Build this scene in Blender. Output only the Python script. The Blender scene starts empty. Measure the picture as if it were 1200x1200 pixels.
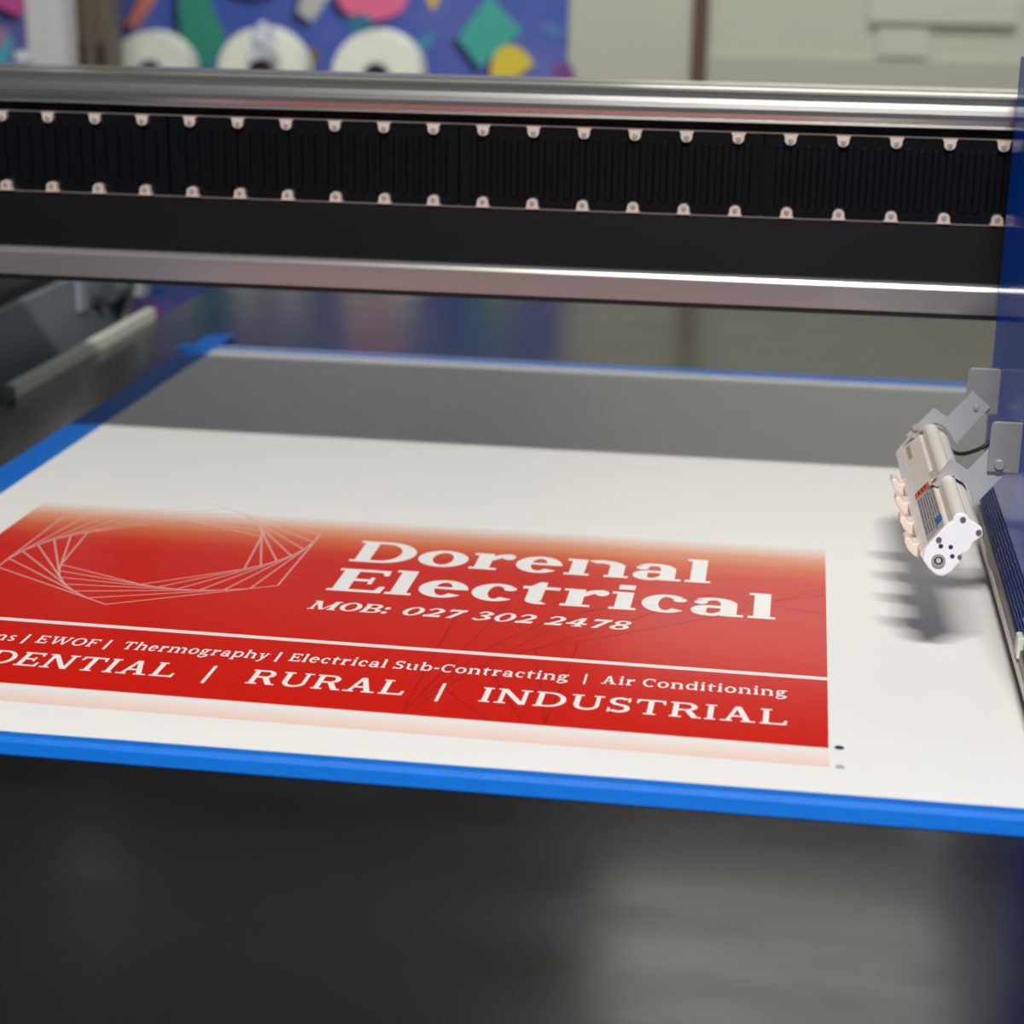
import bpy, bmesh, math, random
import numpy as np
from mathutils import Vector, Matrix
random.seed(7)
SC = bpy.context.scene
COL = SC.collection

# ------------------------------------------------------------------ camera
FPX, PITCH, YAW, ROLL, CH = 2179.56, 0.2982548, 0.1490048, 0.0155245, 0.5
def cam_axes():
    cp, sp = math.cos(PITCH), math.sin(PITCH); cy, sy = math.cos(YAW), math.sin(YAW)
    cr, sr = math.cos(ROLL), math.sin(ROLL)
    r = Vector((cy, sy, 0)); f0 = Vector((-sy, cy, 0)); z = Vector((0, 0, 1))
    fw = f0 * cp - z * sp; up = z * cp + f0 * sp
    return r * cr + up * sr, up * cr - r * sr, fw
CR, CU, CF = cam_axes()
cd = bpy.data.cameras.new('camera'); cam = bpy.data.objects.new('camera', cd); COL.objects.link(cam)
m = Matrix((CR, CU, -CF)).transposed().to_4x4(); m.translation = Vector((0, 0, CH)); cam.matrix_world = m
cd.sensor_width = 36; cd.sensor_fit = 'HORIZONTAL'; cd.lens = FPX / 1200 * 36
cd.clip_start = .02; cd.clip_end = 50
cd.dof.use_dof = True; cd.dof.focus_distance = 1.37; cd.dof.aperture_fstop = 4.8
SC.camera = cam

def at(x, y, plane='z', val=0.0):
    """world point on a plane x/y/z = val measured from the photograph"""
    d = CF * FPX + CR * (x - 600) - CU * (y - 600)
    i = 'xyz'.index(plane); c = Vector((0, 0, CH))
    return c + d * ((val - c[i]) / d[i])

# ------------------------------------------------------------------ light
w = bpy.data.worlds.new('world'); SC.world = w; w.use_nodes = True
w.node_tree.nodes['Background'].inputs[0].default_value = (.42, .68, 1.0, 1)
w.node_tree.nodes['Background'].inputs[1].default_value = .052
def area(name, loc, target, sx, sy, power, col):
    l = bpy.data.lights.new(name, 'AREA'); l.shape = 'RECTANGLE'; l.size = sx; l.size_y = sy
    l.energy = power; l.color = col
    o = bpy.data.objects.new(name, l); COL.objects.link(o); o.location = loc
    d = Vector(target) - Vector(loc); o.rotation_euler = d.to_track_quat('-Z', 'Y').to_euler()
    return o
area('ceiling_tube_light', (.055, -.65, 2.35), (.1, 1.4, 0), .73, .09, 111, (1, .972, .935))
bl_ = area('back_wall_fill', (-.1, 2.95, 2.6), (-.1, 4.2, .1), 3.2, .12, 14.5, (1, .98, .9)); bl_.data.spread = math.radians(64)  # added fill lamp lifting the back wall; spread kept off the board
SC.view_settings.view_transform = 'Standard'; SC.view_settings.look = 'None'
SC.view_settings.gamma = 1; SC.view_settings.use_curve_mapping = False
SC.view_settings.exposure = 0.0
try:
    SC.cycles.max_bounces = 8
except Exception: pass

# ------------------------------------------------------------------ materials
def lin(c):
    return tuple(((v / 255) / 12.92 if v / 255 <= .04045 else ((v / 255 + .055) / 1.055) ** 2.4) for v in c) + (1,)
MATS = {}
def mat(name, rgb, rough=.5, metal=0., spec=.5, noise=0., nscale=20., bump=0., bscale=200., stretch=(1, 1, 1), coat=0., rnoise=0., alpha=1., emit=0., aniso=0., ior=1.5):
    if name in MATS: return MATS[name]
    m = bpy.data.materials.new(name); m.use_nodes = True
    nt = m.node_tree; b = nt.nodes['Principled BSDF']
    b.inputs['Base Color'].default_value = lin(rgb); b.inputs['Roughness'].default_value = rough
    b.inputs['Metallic'].default_value = metal; b.inputs['Specular IOR Level'].default_value = spec
    b.inputs['IOR'].default_value = ior
    b.inputs['Coat Weight'].default_value = coat; b.inputs['Alpha'].default_value = alpha
    if aniso: b.inputs['Anisotropic'].default_value = aniso
    if emit:
        b.inputs['Emission Color'].default_value = lin(rgb); b.inputs['Emission Strength'].default_value = emit
    if noise or bump or rnoise:
        tc = nt.nodes.new('ShaderNodeTexCoord'); mp = nt.nodes.new('ShaderNodeMapping'); mp.inputs['Scale'].default_value = stretch
        nt.links.new(tc.outputs['Object'], mp.inputs['Vector'])
        n = nt.nodes.new('ShaderNodeTexNoise'); n.inputs['Scale'].default_value = nscale; n.inputs['Detail'].default_value = 5
        nt.links.new(mp.outputs['Vector'], n.inputs['Vector'])
        if noise:
            cr = nt.nodes.new('ShaderNodeValToRGB'); c = lin(rgb)
            cr.color_ramp.elements[0].position = .3; cr.color_ramp.elements[1].position = .7
            cr.color_ramp.elements[0].color = tuple(v * (1 - noise) for v in c[:3]) + (1,)
            cr.color_ramp.elements[1].color = tuple(min(1, v * (1 + noise)) for v in c[:3]) + (1,)
            nt.links.new(n.outputs['Fac'], cr.inputs['Fac']); nt.links.new(cr.outputs['Color'], b.inputs['Base Color'])
        if rnoise:
            mr = nt.nodes.new('ShaderNodeMapRange')
            mr.inputs['From Min'].default_value = .3; mr.inputs['From Max'].default_value = .7
            mr.inputs['To Min'].default_value = rough - rnoise; mr.inputs['To Max'].default_value = rough + rnoise
            nt.links.new(n.outputs['Fac'], mr.inputs['Value']); nt.links.new(mr.outputs['Result'], b.inputs['Roughness'])
        if bump:
            n2 = nt.nodes.new('ShaderNodeTexNoise'); n2.inputs['Scale'].default_value = bscale
            nt.links.new(mp.outputs['Vector'], n2.inputs['Vector'])
            bp = nt.nodes.new('ShaderNodeBump'); bp.inputs['Strength'].default_value = bump; bp.inputs['Distance'].default_value = .001
            nt.links.new(n2.outputs['Fac'], bp.inputs['Height']); nt.links.new(bp.outputs['Normal'], b.inputs['Normal'])
    MATS[name] = m
    return m
BED = mat('black_bed_laminate', (15, 15, 17), .2, spec=.5, ior=1.72, noise=.22, nscale=7, stretch=(1, 3, 1), rnoise=.05, bump=.03, bscale=600)
BLACKM = mat('black_anodised', (6, 6, 9), .5, spec=.35, noise=.15, nscale=30)
BLACKP = mat('black_plastic', (8, 9, 12), .3, spec=.5)
ALU = mat('brushed_aluminium', (176, 174, 170), .26, metal=.85, noise=.07, nscale=40, stretch=(.05, 1, 1), bump=.05, bscale=300)
ALUD = mat('satin_aluminium', (160, 158, 157), .26, metal=.6, noise=.06, nscale=40, stretch=(.05, 1, 1))
STEEL = mat('zinc_plate', (150, 150, 150), .45, metal=.35, noise=.06, nscale=60)
STEELL = mat('bright_tab_metal', (222, 206, 194), .4, metal=.3)
SCREW = mat('screw_steel', (188, 184, 178), .3, metal=.5)
DARK = mat('dark_hole', (12, 12, 16), .6)
BLUE = mat('gloss_blue_paint', (0, 76, 196), .15, ior=1.08)
SLOT = mat('slot_interior', (4, 36, 92), .6)
WHITEB = mat('white_board', (236, 235, 231), .38, ior=1.25, noise=.01, nscale=8)
TAPE = mat('blue_tape', (0, 108, 206), .55, spec=.3, noise=.08, nscale=60, stretch=(1, 3, 1), bump=.25, bscale=900)
INKW = mat('white_lettering', (244, 242, 238), .35)
INKR = mat('rule_white', (238, 236, 232), .35)
CREAMB = mat('ivory_body', (226, 218, 205), .42)
CREAMT = mat('ivory_tube', (234, 227, 212), .36)
CAPW = mat('white_end_cap', (238, 238, 242), .4)
GREY = mat('grey_housing', (116, 126, 134), .45, noise=.08, nscale=6)
CREAM = mat('cream_strip', (232, 234, 218), .5)
RUB = mat('black_rubber', (10, 10, 12), .5)

# ------------------------------------------------------------------ mesh helpers
def bm_obj(name, bm, m, parent=None, smooth=False, bevel=0., loc=None):
    bmesh.ops.recalc_face_normals(bm, faces=bm.faces)
    me = bpy.data.meshes.new(name); bm.to_mesh(me); bm.free()
    me.materials.append(m)
    o = bpy.data.objects.new(name, me); COL.objects.link(o)
    if smooth:
        for p in me.polygons: p.use_smooth = True
    if bevel:
        md = o.modifiers.new('bevel', 'BEVEL'); md.width = bevel; md.segments = 2; md.limit_method = 'ANGLE'; md.angle_limit = math.radians(35)
    if loc: o.location = loc
    if parent: adopt(o, parent)
    return o
def adopt(o, parent):
    o.parent = parent
    bpy.context.view_layer.update()
    o.matrix_parent_inverse = parent.matrix_world.inverted()
def empty(name, loc, label=None, cat=None, group=None):
    o = bpy.data.objects.new(name, None); COL.objects.link(o); o.location = loc; o.empty_display_size = .05
    bpy.context.view_layer.update()
    tag(o, label, cat, group); return o
def tag(o, label=None, cat=None, group=None, kind=None):
    if label: o['label'] = label
    if cat: o['category'] = cat
    if group: o['group'] = group
    if kind: o['kind'] = kind
    return o
def box(bm, x0, y0, z0, x1, y1, z1):
    v = [bm.verts.new((x, y, z)) for z in (z0, z1) for y in (y0, y1) for x in (x0, x1)]
    for f in ((0, 1, 3, 2), (4, 6, 7, 5), (0, 4, 5, 1), (2, 3, 7, 6), (0, 2, 6, 4), (1, 5, 7, 3)): bm.faces.new([v[i] for i in f])
    return bm
def boxo(name, b, m, parent=None, bevel=0.):
    return bm_obj(name, box(bmesh.new(), *b), m, parent, bevel=bevel)
def prism(bm, pts, d):
    """closed outline pts (3-D) pushed by vector d"""
    d = Vector(d); a = [bm.verts.new(Vector(p)) for p in pts]; b = [bm.verts.new(Vector(p) + d) for p in pts]
    bm.faces.new(a[::-1]); bm.faces.new(b); n = len(a)
    for i in range(n): bm.faces.new((a[i], a[(i + 1) % n], b[(i + 1) % n], b[i]))
    return bm
def extx(bm, yz, x0, x1): return prism(bm, [(x0, y, z) for y, z in yz], (x1 - x0, 0, 0))
def cyl(bm, p, d, r, L, n=24, r2=None, hole=0):
    d = Vector(d).normalized(); q = d.to_track_quat('Z', 'Y'); p = Vector(p); r2 = r if r2 is None else r2
    def ring(rr, z): return [bm.verts.new(p + q @ Vector((rr * math.cos(2 * math.pi * i / n), rr * math.sin(2 * math.pi * i / n), z))) for i in range(n)]
    a, b = ring(r, 0), ring(r2, L)
    for i in range(n): bm.faces.new((a[i], a[(i + 1) % n], b[(i + 1) % n], b[i]))
    if hole:
        c, e = ring(hole, 0), ring(hole, L)
        for i in range(n):
            j = (i + 1) % n
            bm.faces.new((c[i], e[i], e[j], c[j])); bm.faces.new((a[i], c[i], c[j], a[j])); bm.faces.new((b[i], b[j], e[j], e[i]))
    else:
        bm.faces.new(a[::-1]); bm.faces.new(b)
    return bm
def tube(name, pts, r, m, parent):
    cu = bpy.data.curves.new(name, 'CURVE'); cu.dimensions = '3D'; cu.bevel_depth = r; cu.bevel_resolution = 4; cu.use_fill_caps = True
    s = cu.splines.new('BEZIER'); s.bezier_points.add(len(pts) - 1)
    for bp_, p in zip(s.bezier_points, pts):
        bp_.co = p; bp_.handle_left_type = bp_.handle_right_type = 'AUTO'
    tmp = bpy.data.objects.new('tmp', cu); COL.objects.link(tmp)
    me = bpy.data.meshes.new_from_object(tmp.evaluated_get(bpy.context.evaluated_depsgraph_get()))
    bpy.data.objects.remove(tmp); me.materials.clear(); me.materials.append(m)
    o = bpy.data.objects.new(name, me); COL.objects.link(o)
    for p in me.polygons: p.use_smooth = True
    if parent: adopt(o, parent)
    return o
def rrect(x0, z0, x1, z1, r, corners=(1, 1, 1, 1), n=5):
    out = []
    for k, (cx, cz, a) in enumerate(((x0, z0, 180), (x1, z0, 270), (x1, z1, 0), (x0, z1, 90))):
        if not corners[k]: out.append((cx, cz)); continue
        ox = cx + (r if k in (0, 3) else -r); oz = cz + (r if k in (0, 1) else -r)
        for i in range(n + 1):
            t = math.radians(a + 90 * i / n); out.append((ox + r * math.cos(t), oz + r * math.sin(t)))
    return out

# ------------------------------------------------------------------ room
FLZ = -.86; WY = 4.2
o = boxo('floor', (-4, -1.5, FLZ - .05, 4, WY + .3, FLZ), mat('grey_floor', (110, 108, 104), .6, noise=.1, nscale=5)); tag(o, 'grey workshop floor under the printer', kind='structure')
WALL = mat('pale_wall', (176, 178, 162), .55, noise=.03, nscale=2)
wall = boxo('wall_back', (-4, WY, FLZ, 4, WY + .15, 2.9), WALL); tag(wall, 'pale grey green wall behind the printer', kind='structure')
x820 = at(820, 50, 'y', WY).x
STILE = mat('brown_stile', (84, 62, 46), .6)
o = boxo('trim_1', (x820 - .017, WY - .02, FLZ, x820 + .017, WY - .001, .78), STILE); tag(o, 'narrow brown upright strip on the pale wall', kind='structure')
zb = at(900, 66, 'y', WY).z
o = boxo('trim_2', (x820 + .018, WY - .012, FLZ, 3.9, WY - .001, zb), mat('lower_wall_panel', (164, 166, 150), .5)); tag(o, 'slightly darker lower wall panel', kind='structure')
# high window
wn = empty('window_1', (.5, WY, 1.0)); tag(wn, 'bright frosted window high on the pale wall', kind='structure')
WX0, WX1, WZ0, WZ1 = -.42, 1.9, .9, 2.5
fb = bmesh.new(); t = .05
box(fb, WX0, WY - .03, WZ0, WX1, WY - .001, WZ0 + t); box(fb, WX0, WY - .03, WZ1 - t, WX1, WY - .001, WZ1)
box(fb, WX0, WY - .03, WZ0 + t, WX0 + t, WY - .001, WZ1 - t); box(fb, WX1 - t, WY - .03, WZ0 + t, WX1, WY - .001, WZ1 - t)
bm_obj('window_frame', fb, mat('white_frame', (200, 200, 195), .5), wn)
boxo('pane', (WX0 + t, WY - .012, WZ0 + t, WX1 - t, WY - .004, WZ1 - t), mat('daylight_pane', (244, 241, 232), .3, emit=1.75), wn)

# poster: purple-blue memphis print
px1 = at(666, 50, 'y', WY).x
POST = bpy.data.materials.new('poster_print'); POST.use_nodes = True
nt = POST.node_tree; b = nt.nodes['Principled BSDF']; b.inputs['Roughness'].default_value = .45
tc = nt.nodes.new('ShaderNodeTexCoord'); nz = nt.nodes.new('ShaderNodeTexNoise'); nz.inputs['Scale'].default_value = 3.2; nz.inputs['Detail'].default_value = 2
cr = nt.nodes.new('ShaderNodeValToRGB'); cr.color_ramp.elements[0].position = .38; cr.color_ramp.elements[1].position = .62
cr.color_ramp.elements[0].color = lin((62, 86, 168)); cr.color_ramp.elements[1].color = lin((108, 108, 172))
nt.links.new(tc.outputs['Object'], nz.inputs['Vector']); nt.links.new(nz.outputs['Fac'], cr.inputs['Fac']); nt.links.new(cr.outputs['Color'], b.inputs['Base Color'])
post = boxo('poster', (-3.2, WY - .008, -.8, px1, WY - .001, .72), POST)
tag(post, 'large blue poster with scattered coloured geometric shapes on the back wall', 'poster')
def flat(name, polys, m, parent, z=None):
    bm = bmesh.new()
    for p in polys:
        try: bm.faces.new([bm.verts.new(v) for v in p])
        except ValueError: pass
    me = bpy.data.meshes.new(name); bm.to_mesh(me); bm.free(); me.materials.append(m)
    o = bpy.data.objects.new(name, me); COL.objects.link(o)
    if parent: adopt(o, parent)
    return o
def pcol(c): return mat('print_%d_%d_%d' % c, c, .45)
def ell(cx, cy, rx, ry, a0=0, a1=360, rot=0, n=28):
    out = []
    for i in range(n + 1):
        a = math.radians(a0 + (a1 - a0) * i / n); x, y = rx * math.cos(a), ry * math.sin(a); r = math.radians(rot)
        out.append((cx + x * math.cos(r) - y * math.sin(r), cy + x * math.sin(r) + y * math.cos(r)))
    return out[:-1] if a1 - a0 == 360 else out
lay = [0]
def pshape(name, pts, c, shadow=(-7, 8)):
    lay[0] += 1; y = WY - .0085 - .0001 * lay[0]
    if shadow:
        flat('printed_shadow', [[at(px + shadow[0], py + shadow[1], 'y', y + .00005) for px, py in pts]], pcol((22, 34, 84)), post)
    flat(name, [[at(px, py, 'y', y) for px, py in pts]], pcol(c), post)
pshape('printed_diamond', [(573, -6), (612, 36), (563, 80), (536, 44)], (62, 160, 150))
pshape('printed_half_disc', ell(603, 92, 27, 40, 165, 345, -15), (212, 190, 60))
pshape('printed_blob', ell(437, -6, 42, 30), (218, 104, 140))
pshape('printed_star', [(404, 22), (420, 14), (440, 24), (432, 38), (412, 36)], (46, 110, 140), None)
pshape('printed_chip', [(497, -10), (520, -10), (507, 14)], (205, 178, 70), None)
pshape('printed_triangle', [(206, -20), (238, -20), (266, 45), (245, 82), (214, 60)], (52, 138, 118))
pshape('printed_stick', [(172, -20), (192, -14), (160, 34), (146, 30)], (196, 120, 100))
pshape('printed_bar', [(355, -10), (390, -10), (366, 26), (348, 14)], (178, 180, 176))
pshape('printed_sliver', [(483, 52), (512, 34), (500, 60)], (66, 142, 160), None)
pshape('printed_squiggle', [(628, 30), (645, 26), (658, 36), (666, 30), (664, 40), (648, 44), (636, 36)], (76, 120, 168), None)
pshape('printed_dot', ell(660, 92, 14, 20), (112, 66, 130), None)
pshape('printed_spot', ell(366, 68, 8, 12), (120, 104, 70), None)
pshape('printed_stripe', [(-40, -30), (28, -30), (28, 18), (16, 16), (-10, 4)], (210, 92, 160))
pshape('printed_fan', [(-12, 60), (3, 30), (16, 48), (10, 78), (-10, 84)], (90, 180, 205), None)
pshape('printed_wedge', [(-12, 40), (2, 30), (8, 44), (-8, 62)], (190, 130, 150), None)
pshape('printed_ring', ell(176, 368, 14, 13), (150, 62, 140), None)
pshape('printed_leaf', [(165, 338), (182, 334), (200, 340), (186, 348)], (36, 90, 170), None)
pshape('printed_disc', ell(300, -30, 40, 26), (120, 80, 160))
for px, py, c in ((-60, 200, (205, 178, 70)), (330, 200, (62, 160, 150)), (620, 210, (218, 104, 140)), (120, 180, (205, 178, 70)), (480, 190, (178, 180, 176)), ):
    pshape('printed_triangle', [(px, py - 30), (px + 34, py + 20), (px - 26, py + 26)], c)

# papers on the right-hand wall
PAP = mat('pale_paper', (180, 184, 172), .6)
a_, b_ = at(1022, -30, 'y', WY - .02), at(1192, 30, 'y', WY - .02)
o = boxo('paper_sheet', (a_.x, WY - .0135, b_.z, b_.x, WY - .0125, a_.z), PAP); tag(o, 'wide pale paper sheet on the wall, right of the brown strip', 'paper')
a_, b_ = at(1030, 31, 'y', WY - .02), at(1087, 68, 'y', WY - .02)
o = boxo('paper_sheet', (a_.x, WY - .0135, b_.z, b_.x, WY - .0125, a_.z - .003), PAP); tag(o, 'small pale paper sheet hanging just below the wide one', 'paper')

# shelf and media rolls
SHZ = None
rolls = [((176, 84), 48, 'left', (40, 60, 120)), ((306, 91), 56, 'mid', (120, 84, 70)), ((441, 91), 56, 'right', (60, 84, 110))]
RY0 = 4.02
ROLLM = mat('white_roll_end', (232, 236, 220), .6, noise=.05, nscale=60); CORE = [mat('roll_core_%d' % i, r[3], .7) for i, r in enumerate(rolls)]
rr = 53 / FPX * 4.05
zc = at(306, 87, 'y', RY0).z; SHZ = zc - rr
labs = ['white media roll at the left end of the row, beside the upright post', 'middle white media roll with clear plastic wrap on its top', 'white media roll at the right end of the row']
for (c, r, _, cc), lab, k in zip(rolls, labs, range(3)):
    p = at(c[0], c[1], 'y', RY0); r_ = rr if k else rr * .93
    e = empty('media_roll', (p.x, RY0, SHZ + r_), lab, 'roll', 'media rolls on the wall shelf')
    bm_obj('rolled_film', cyl(bmesh.new(), (p.x, RY0, SHZ + r_), (0, 1, 0), r_, .07, 48, hole=.031), ROLLM, e, bevel=0)
    bm_obj('core', cyl(bmesh.new(), (p.x, RY0 - .004, SHZ + r_), (0, 1, 0), .0308, .075, 32, hole=.027), CORE[k], e)
    bm_obj('core_plug', cyl(bmesh.new(), (p.x, RY0 + .03, SHZ + r_), (0, 1, 0), .0268, .02, 24), CORE[k], e)
sx0, sx1 = at(150, 91, 'y', RY0).x, at(500, 91, 'y', RY0).x
sh = empty('wall_shelf', ((sx0 + sx1) / 2, WY, SHZ - .03), 'grey shelf under the white media rolls, mostly hidden by the gantry beam', 'shelf')
boxo('shelf_board', (sx0, RY0 - .02, SHZ - .025, sx1, WY - .012, SHZ), GREY, sh)
for xx in (sx0 + .12, sx1 - .12):
    prism(b2 := bmesh.new(), [(xx, WY - .012, SHZ - .025), (xx, RY0 + .08, SHZ - .025), (xx, WY - .012, SHZ - .2)], (.02, 0, 0)); bm_obj('shelf_bracket', b2, GREY, sh)
# plastic wrap
pw = at(312, 42, 'y', RY0); bm = bmesh.new(); n = 14
vs = [[None] * n for _ in range(n)]
for i in range(n):
    for j in range(n):
        u, v = i / (n - 1) - .5, j / (n - 1) - .5
        vs[i][j] = bm.verts.new((pw.x + u * .06 * (1 - .35 * v) + random.uniform(-.004, .004), RY0 - .022 + random.uniform(-.008, .003) , SHZ + 2 * rr - .035 + v * .075 + .012 * math.cos(u * 5)))
for i in range(n - 1):
    for j in range(n - 1): bm.faces.new((vs[i][j], vs[i + 1][j], vs[i + 1][j + 1], vs[i][j + 1]))
o = bm_obj('plastic_wrap', bm, mat('clear_wrap', (225, 232, 245), .12, alpha=.62), None, smooth=True)
sm = o.modifiers.new('thick', 'SOLIDIFY'); sm.thickness = .0008
tag(o, 'crumpled clear plastic wrap over the middle white roll', 'plastic wrap')
# aluminium posts behind the beam
def post_obj(x0, x1, Y, z1, m, m2, label, nrib):
    a, b = at(x0, 40, 'y', Y).x, at(x1, 40, 'y', Y).x; wd = b - a
    e = empty('profile_post', ((a + b) / 2, Y, FLZ), label, 'post')
    pts = []; g = wd / nrib
    pts.append((a, Y))
    for k in range(nrib):
        if k:
            xm = a + g * k
            pts += [(xm - g * .09, Y), (xm - g * .09, Y + .008), (xm + g * .09, Y + .008), (xm + g * .09, Y)]
    pts += [(b, Y), (b, Y + .06), (a, Y + .06)]
    bm_obj('profile', prism(bmesh.new(), [(x, y, FLZ + .012) for x, y in pts], (0, 0, z1 - FLZ - .012)), m, e, bevel=.0015)
    boxo('foot_plate', (a - .02, Y - .02, FLZ, b + .02, Y + .08, FLZ + .012), m, e)
    return e, a, b
post_obj(31, 76, 3.45, 1.5, mat('silver_profile', (222, 220, 222), .45), None, 'light silver aluminium profile post behind the beam, left of the rolls', 2)
e, a, b = post_obj(82, 130, 3.6, 1.5, mat('bronze_profile', (122, 112, 98), .4, metal=.3), None, 'darker brownish profile post right beside the silver one', 3)
zk = at(105, 50, 'y', 3.59).z
for q in (.25, .75):
    boxo('slot_cover', (a + (b - a) * q - .009, 3.593, FLZ + .02, a + (b - a) * q + .007, 3.5995, zk), mat('dark_slot_cover', (62, 50, 40), .5), e)
p = at(26, 66, 'y', 3.3)
e = empty('glass_jar', (p.x, 3.3, p.z - .05), 'small pale clear bottle standing left of the silver post', 'bottle')
bm_obj('jar_body', cyl(bmesh.new(), (p.x, 3.3, p.z - .06), (0, 0, 1), .019, .055, 20, r2=.017), mat('pale_glass', (170, 200, 220), .1, alpha=.7), e, smooth=False)
bm_obj('lid', cyl(bmesh.new(), (p.x, 3.3, p.z - .005), (0, 0, 1), .014, .014, 20), CAPW, e)
st = empty('side_stand', (p.x, 3.3, FLZ), 'narrow grey stand under the small bottle, hidden behind the beam', 'stand')
boxo('stand_top', (p.x - .04, 3.25, p.z - .07, p.x + .04, 3.35, p.z - .06), GREY, st)
boxo('stand_column', (p.x - .015, 3.285, FLZ + .01, p.x + .015, 3.315, p.z - .07), GREY, st)
boxo('stand_foot', (p.x - .08, 3.22, FLZ, p.x + .08, 3.38, FLZ + .01), GREY, st)

# ------------------------------------------------------------------ printer bed
BX0, BX1, BY0, BY1 = -.855, 1.35, .42, 2.95
bed = empty('printer_bed', (.2, 1.6, FLZ), 'black flat printing table with faint wiping streaks, under the taped board', 'printer')
boxo('bed_surface', (BX0, BY0, -.03, BX1, BY1, 0), BED, bed, bevel=.001)
boxo('bed_body', (BX0 + .06, BY0 + .06, -.28, BX1 - .06, BY1 - .06, -.03), BLACKM, bed)
for x in (BX0 + .15, BX1 - .15):
    for y in (BY0 + .15, BY1 - .15):
        boxo('leg', (x - .05, y - .05, FLZ, x + .05, y + .05, -.28), BLACKM, bed)
# pale strip along the left edge of the bed and the grey side housing
es = at(17, 466); boxo('edge_strip', (at(16, 445, 'z', .014).x, es.y, -.02, BX0 - .0005, 2.40, .014), CREAM, bed, bevel=.001)
boxo('side_channel', (-1.02, .6, -.12, BX0, 1.93, -.04), BLACKM, bed)
HX = -.912
ztop = at(0, 362, 'x', HX).z
HE = at(143, 372, 'x', HX).y
hous = boxo('side_housing', (-1.25, 1.35, -.28, HX, HE, ztop), GREY, bed, bevel=.004)
boxo('housing_lid', (-1.24, 1.36, ztop, HX - .004, HE - .01, ztop + .015), BLACKM, bed)
pz = at(93, 345, 'x', HX)
boxo('upright_strip', (HX, pz.y - .012, pz.z - .02, HX + .006, pz.y + .012, ztop - .004), mat('pale_violet_strip', (150, 150, 165), .5), bed)
ph = at(110, 354, 'x', HX)
bm_obj('locking_knob', cyl(bmesh.new(), (HX, ph.y, ph.z), (1, 0, 0), .009, .01, 16, r2=.007), DARK, bed)
pm = at(128, 345, 'x', HX)
bm_obj('motor', cyl(bmesh.new(), (HX + .012, pm.y - .03, pm.z + .008), (0, 1, 0), .013, .1, 20), mat('dark_grey_motor', (70, 76, 84), .5), bed)
boxo('end_bracket', (HX, HE - .012, -.02, HX + .010, HE, pm.z + .02), mat('pale_bracket', (150, 160, 160), .5), bed)
pb = at(155, 342, 'x', HX + .02)
boxo('end_block', (HX + .002, pb.y, pb.z - .006, HX + .035, pb.y + .03, pb.z + .035), mat('pale_bracket', (150, 160, 160), .5), bed)
# left gantry column (outside the frame) stands on the housing

# ------------------------------------------------------------------ gantry beam
GX0, GX1 = -1.2, 1.5
gan = empty('gantry_beam', (.1, 1.7, .19), 'long black gantry beam with silver rails crossing above the bed', 'printer gantry')
GY = 1.625
bm_obj('beam_core', extx(bmesh.new(), [(GY + .018, .197), (1.722, .197), (1.722, .373), (GY + .018, .373)], GX0, GX1), BLACKM, gan)
tr = [(1.726, .3735), (1.726, .3812), (1.70, .3820), (1.664, .3822), (1.660, .3806), (1.656, .3818), (1.650, .3815)]
for i in range(9):
    a = math.radians(75 - i * 14); tr.append((1.644 - .020 * math.sin(math.radians(90) - a) if 0 else 1.644 - .020 * math.cos(a), .3640 + .0170 * math.sin(a)))
tr += [(1.627, .3585), (1.634, .3580), (1.634, .3566), (1.6250, .3562), (1.6246, .3546), (1.634, .3538), (1.6435, .3520), (1.6435, .3735)]
bm_obj('top_rail', extx(bmesh.new(), tr, GX0, GX1), ALU, gan)
bm_obj('upper_fascia', extx(bmesh.new(), [(1.637, .3462), (1.6432, .3462), (1.6432, .3519), (1.637, .3519)], GX0, GX1), BLACKM, gan)
bm_obj('lower_fascia', extx(bmesh.new(), [(1.629, .2235), (1.6432, .2235), (1.6432, .2720), (1.630, .2720)], GX0, GX1), BLACKM, gan)
EDG = mat('thin_edge_metal', (150, 136, 130), .45, metal=.4)
bm_obj('edge_strip', extx(bmesh.new(), [(1.6320, .3451), (1.6432, .3451), (1.6432, .3458), (1.6320, .3458)], GX0, GX1), EDG, gan)
bm_obj('edge_strip', extx(bmesh.new(), [(1.6320, .2728), (1.6432, .2728), (1.6432, .2736), (1.6320, .2736)], GX0, GX1), EDG, gan)
bm_obj('bottom_rail', extx(bmesh.new(), [(1.6196, .1982), (1.6176, .2188), (1.6182, .2198), (1.6193, .2218), (1.6215, .2234), (1.6432, .2234), (1.6432, .1982)], GX0, GX1), ALUD, gan)
bm_obj('bottom_seal', extx(bmesh.new(), [(1.621, .1935), (1.621, .1981), (1.70, .1981), (1.70, .1935)], GX0, GX1), RUB, gan)
def panel_bm(x0, x1):
    bm = bmesh.new(); z0, z1 = .2742, .3448; yb = 1.6430; yf = 1.6335
    box(bm, x0 + .0008, yf, z0, x1 - .0008, yb, z1)
    n = 21; pitch = (x1 - x0 - .016) / n
    for k in range(n):
        c = x0 + .008 + pitch * (k + .5); hw = pitch * .30
        o = rrect(c - hw, .2822, c + hw, .3355, .0022, n=2)
        o2 = rrect(c - hw * .62, .2834, c + hw * .62, .3343, .0018, n=2)
        A = [bm.verts.new((x, yf - .0001, z)) for x, z in o]; B = [bm.verts.new((x, yf - .0024, z)) for x, z in o2]
        bm.faces.new(B)
        for i in range(len(A)): bm.faces.new((A[i], A[(i + 1) % len(A)], B[(i + 1) % len(A)], B[i]))
    return bm
pitch = .2662; first = -.5635
psrc = None
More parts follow.
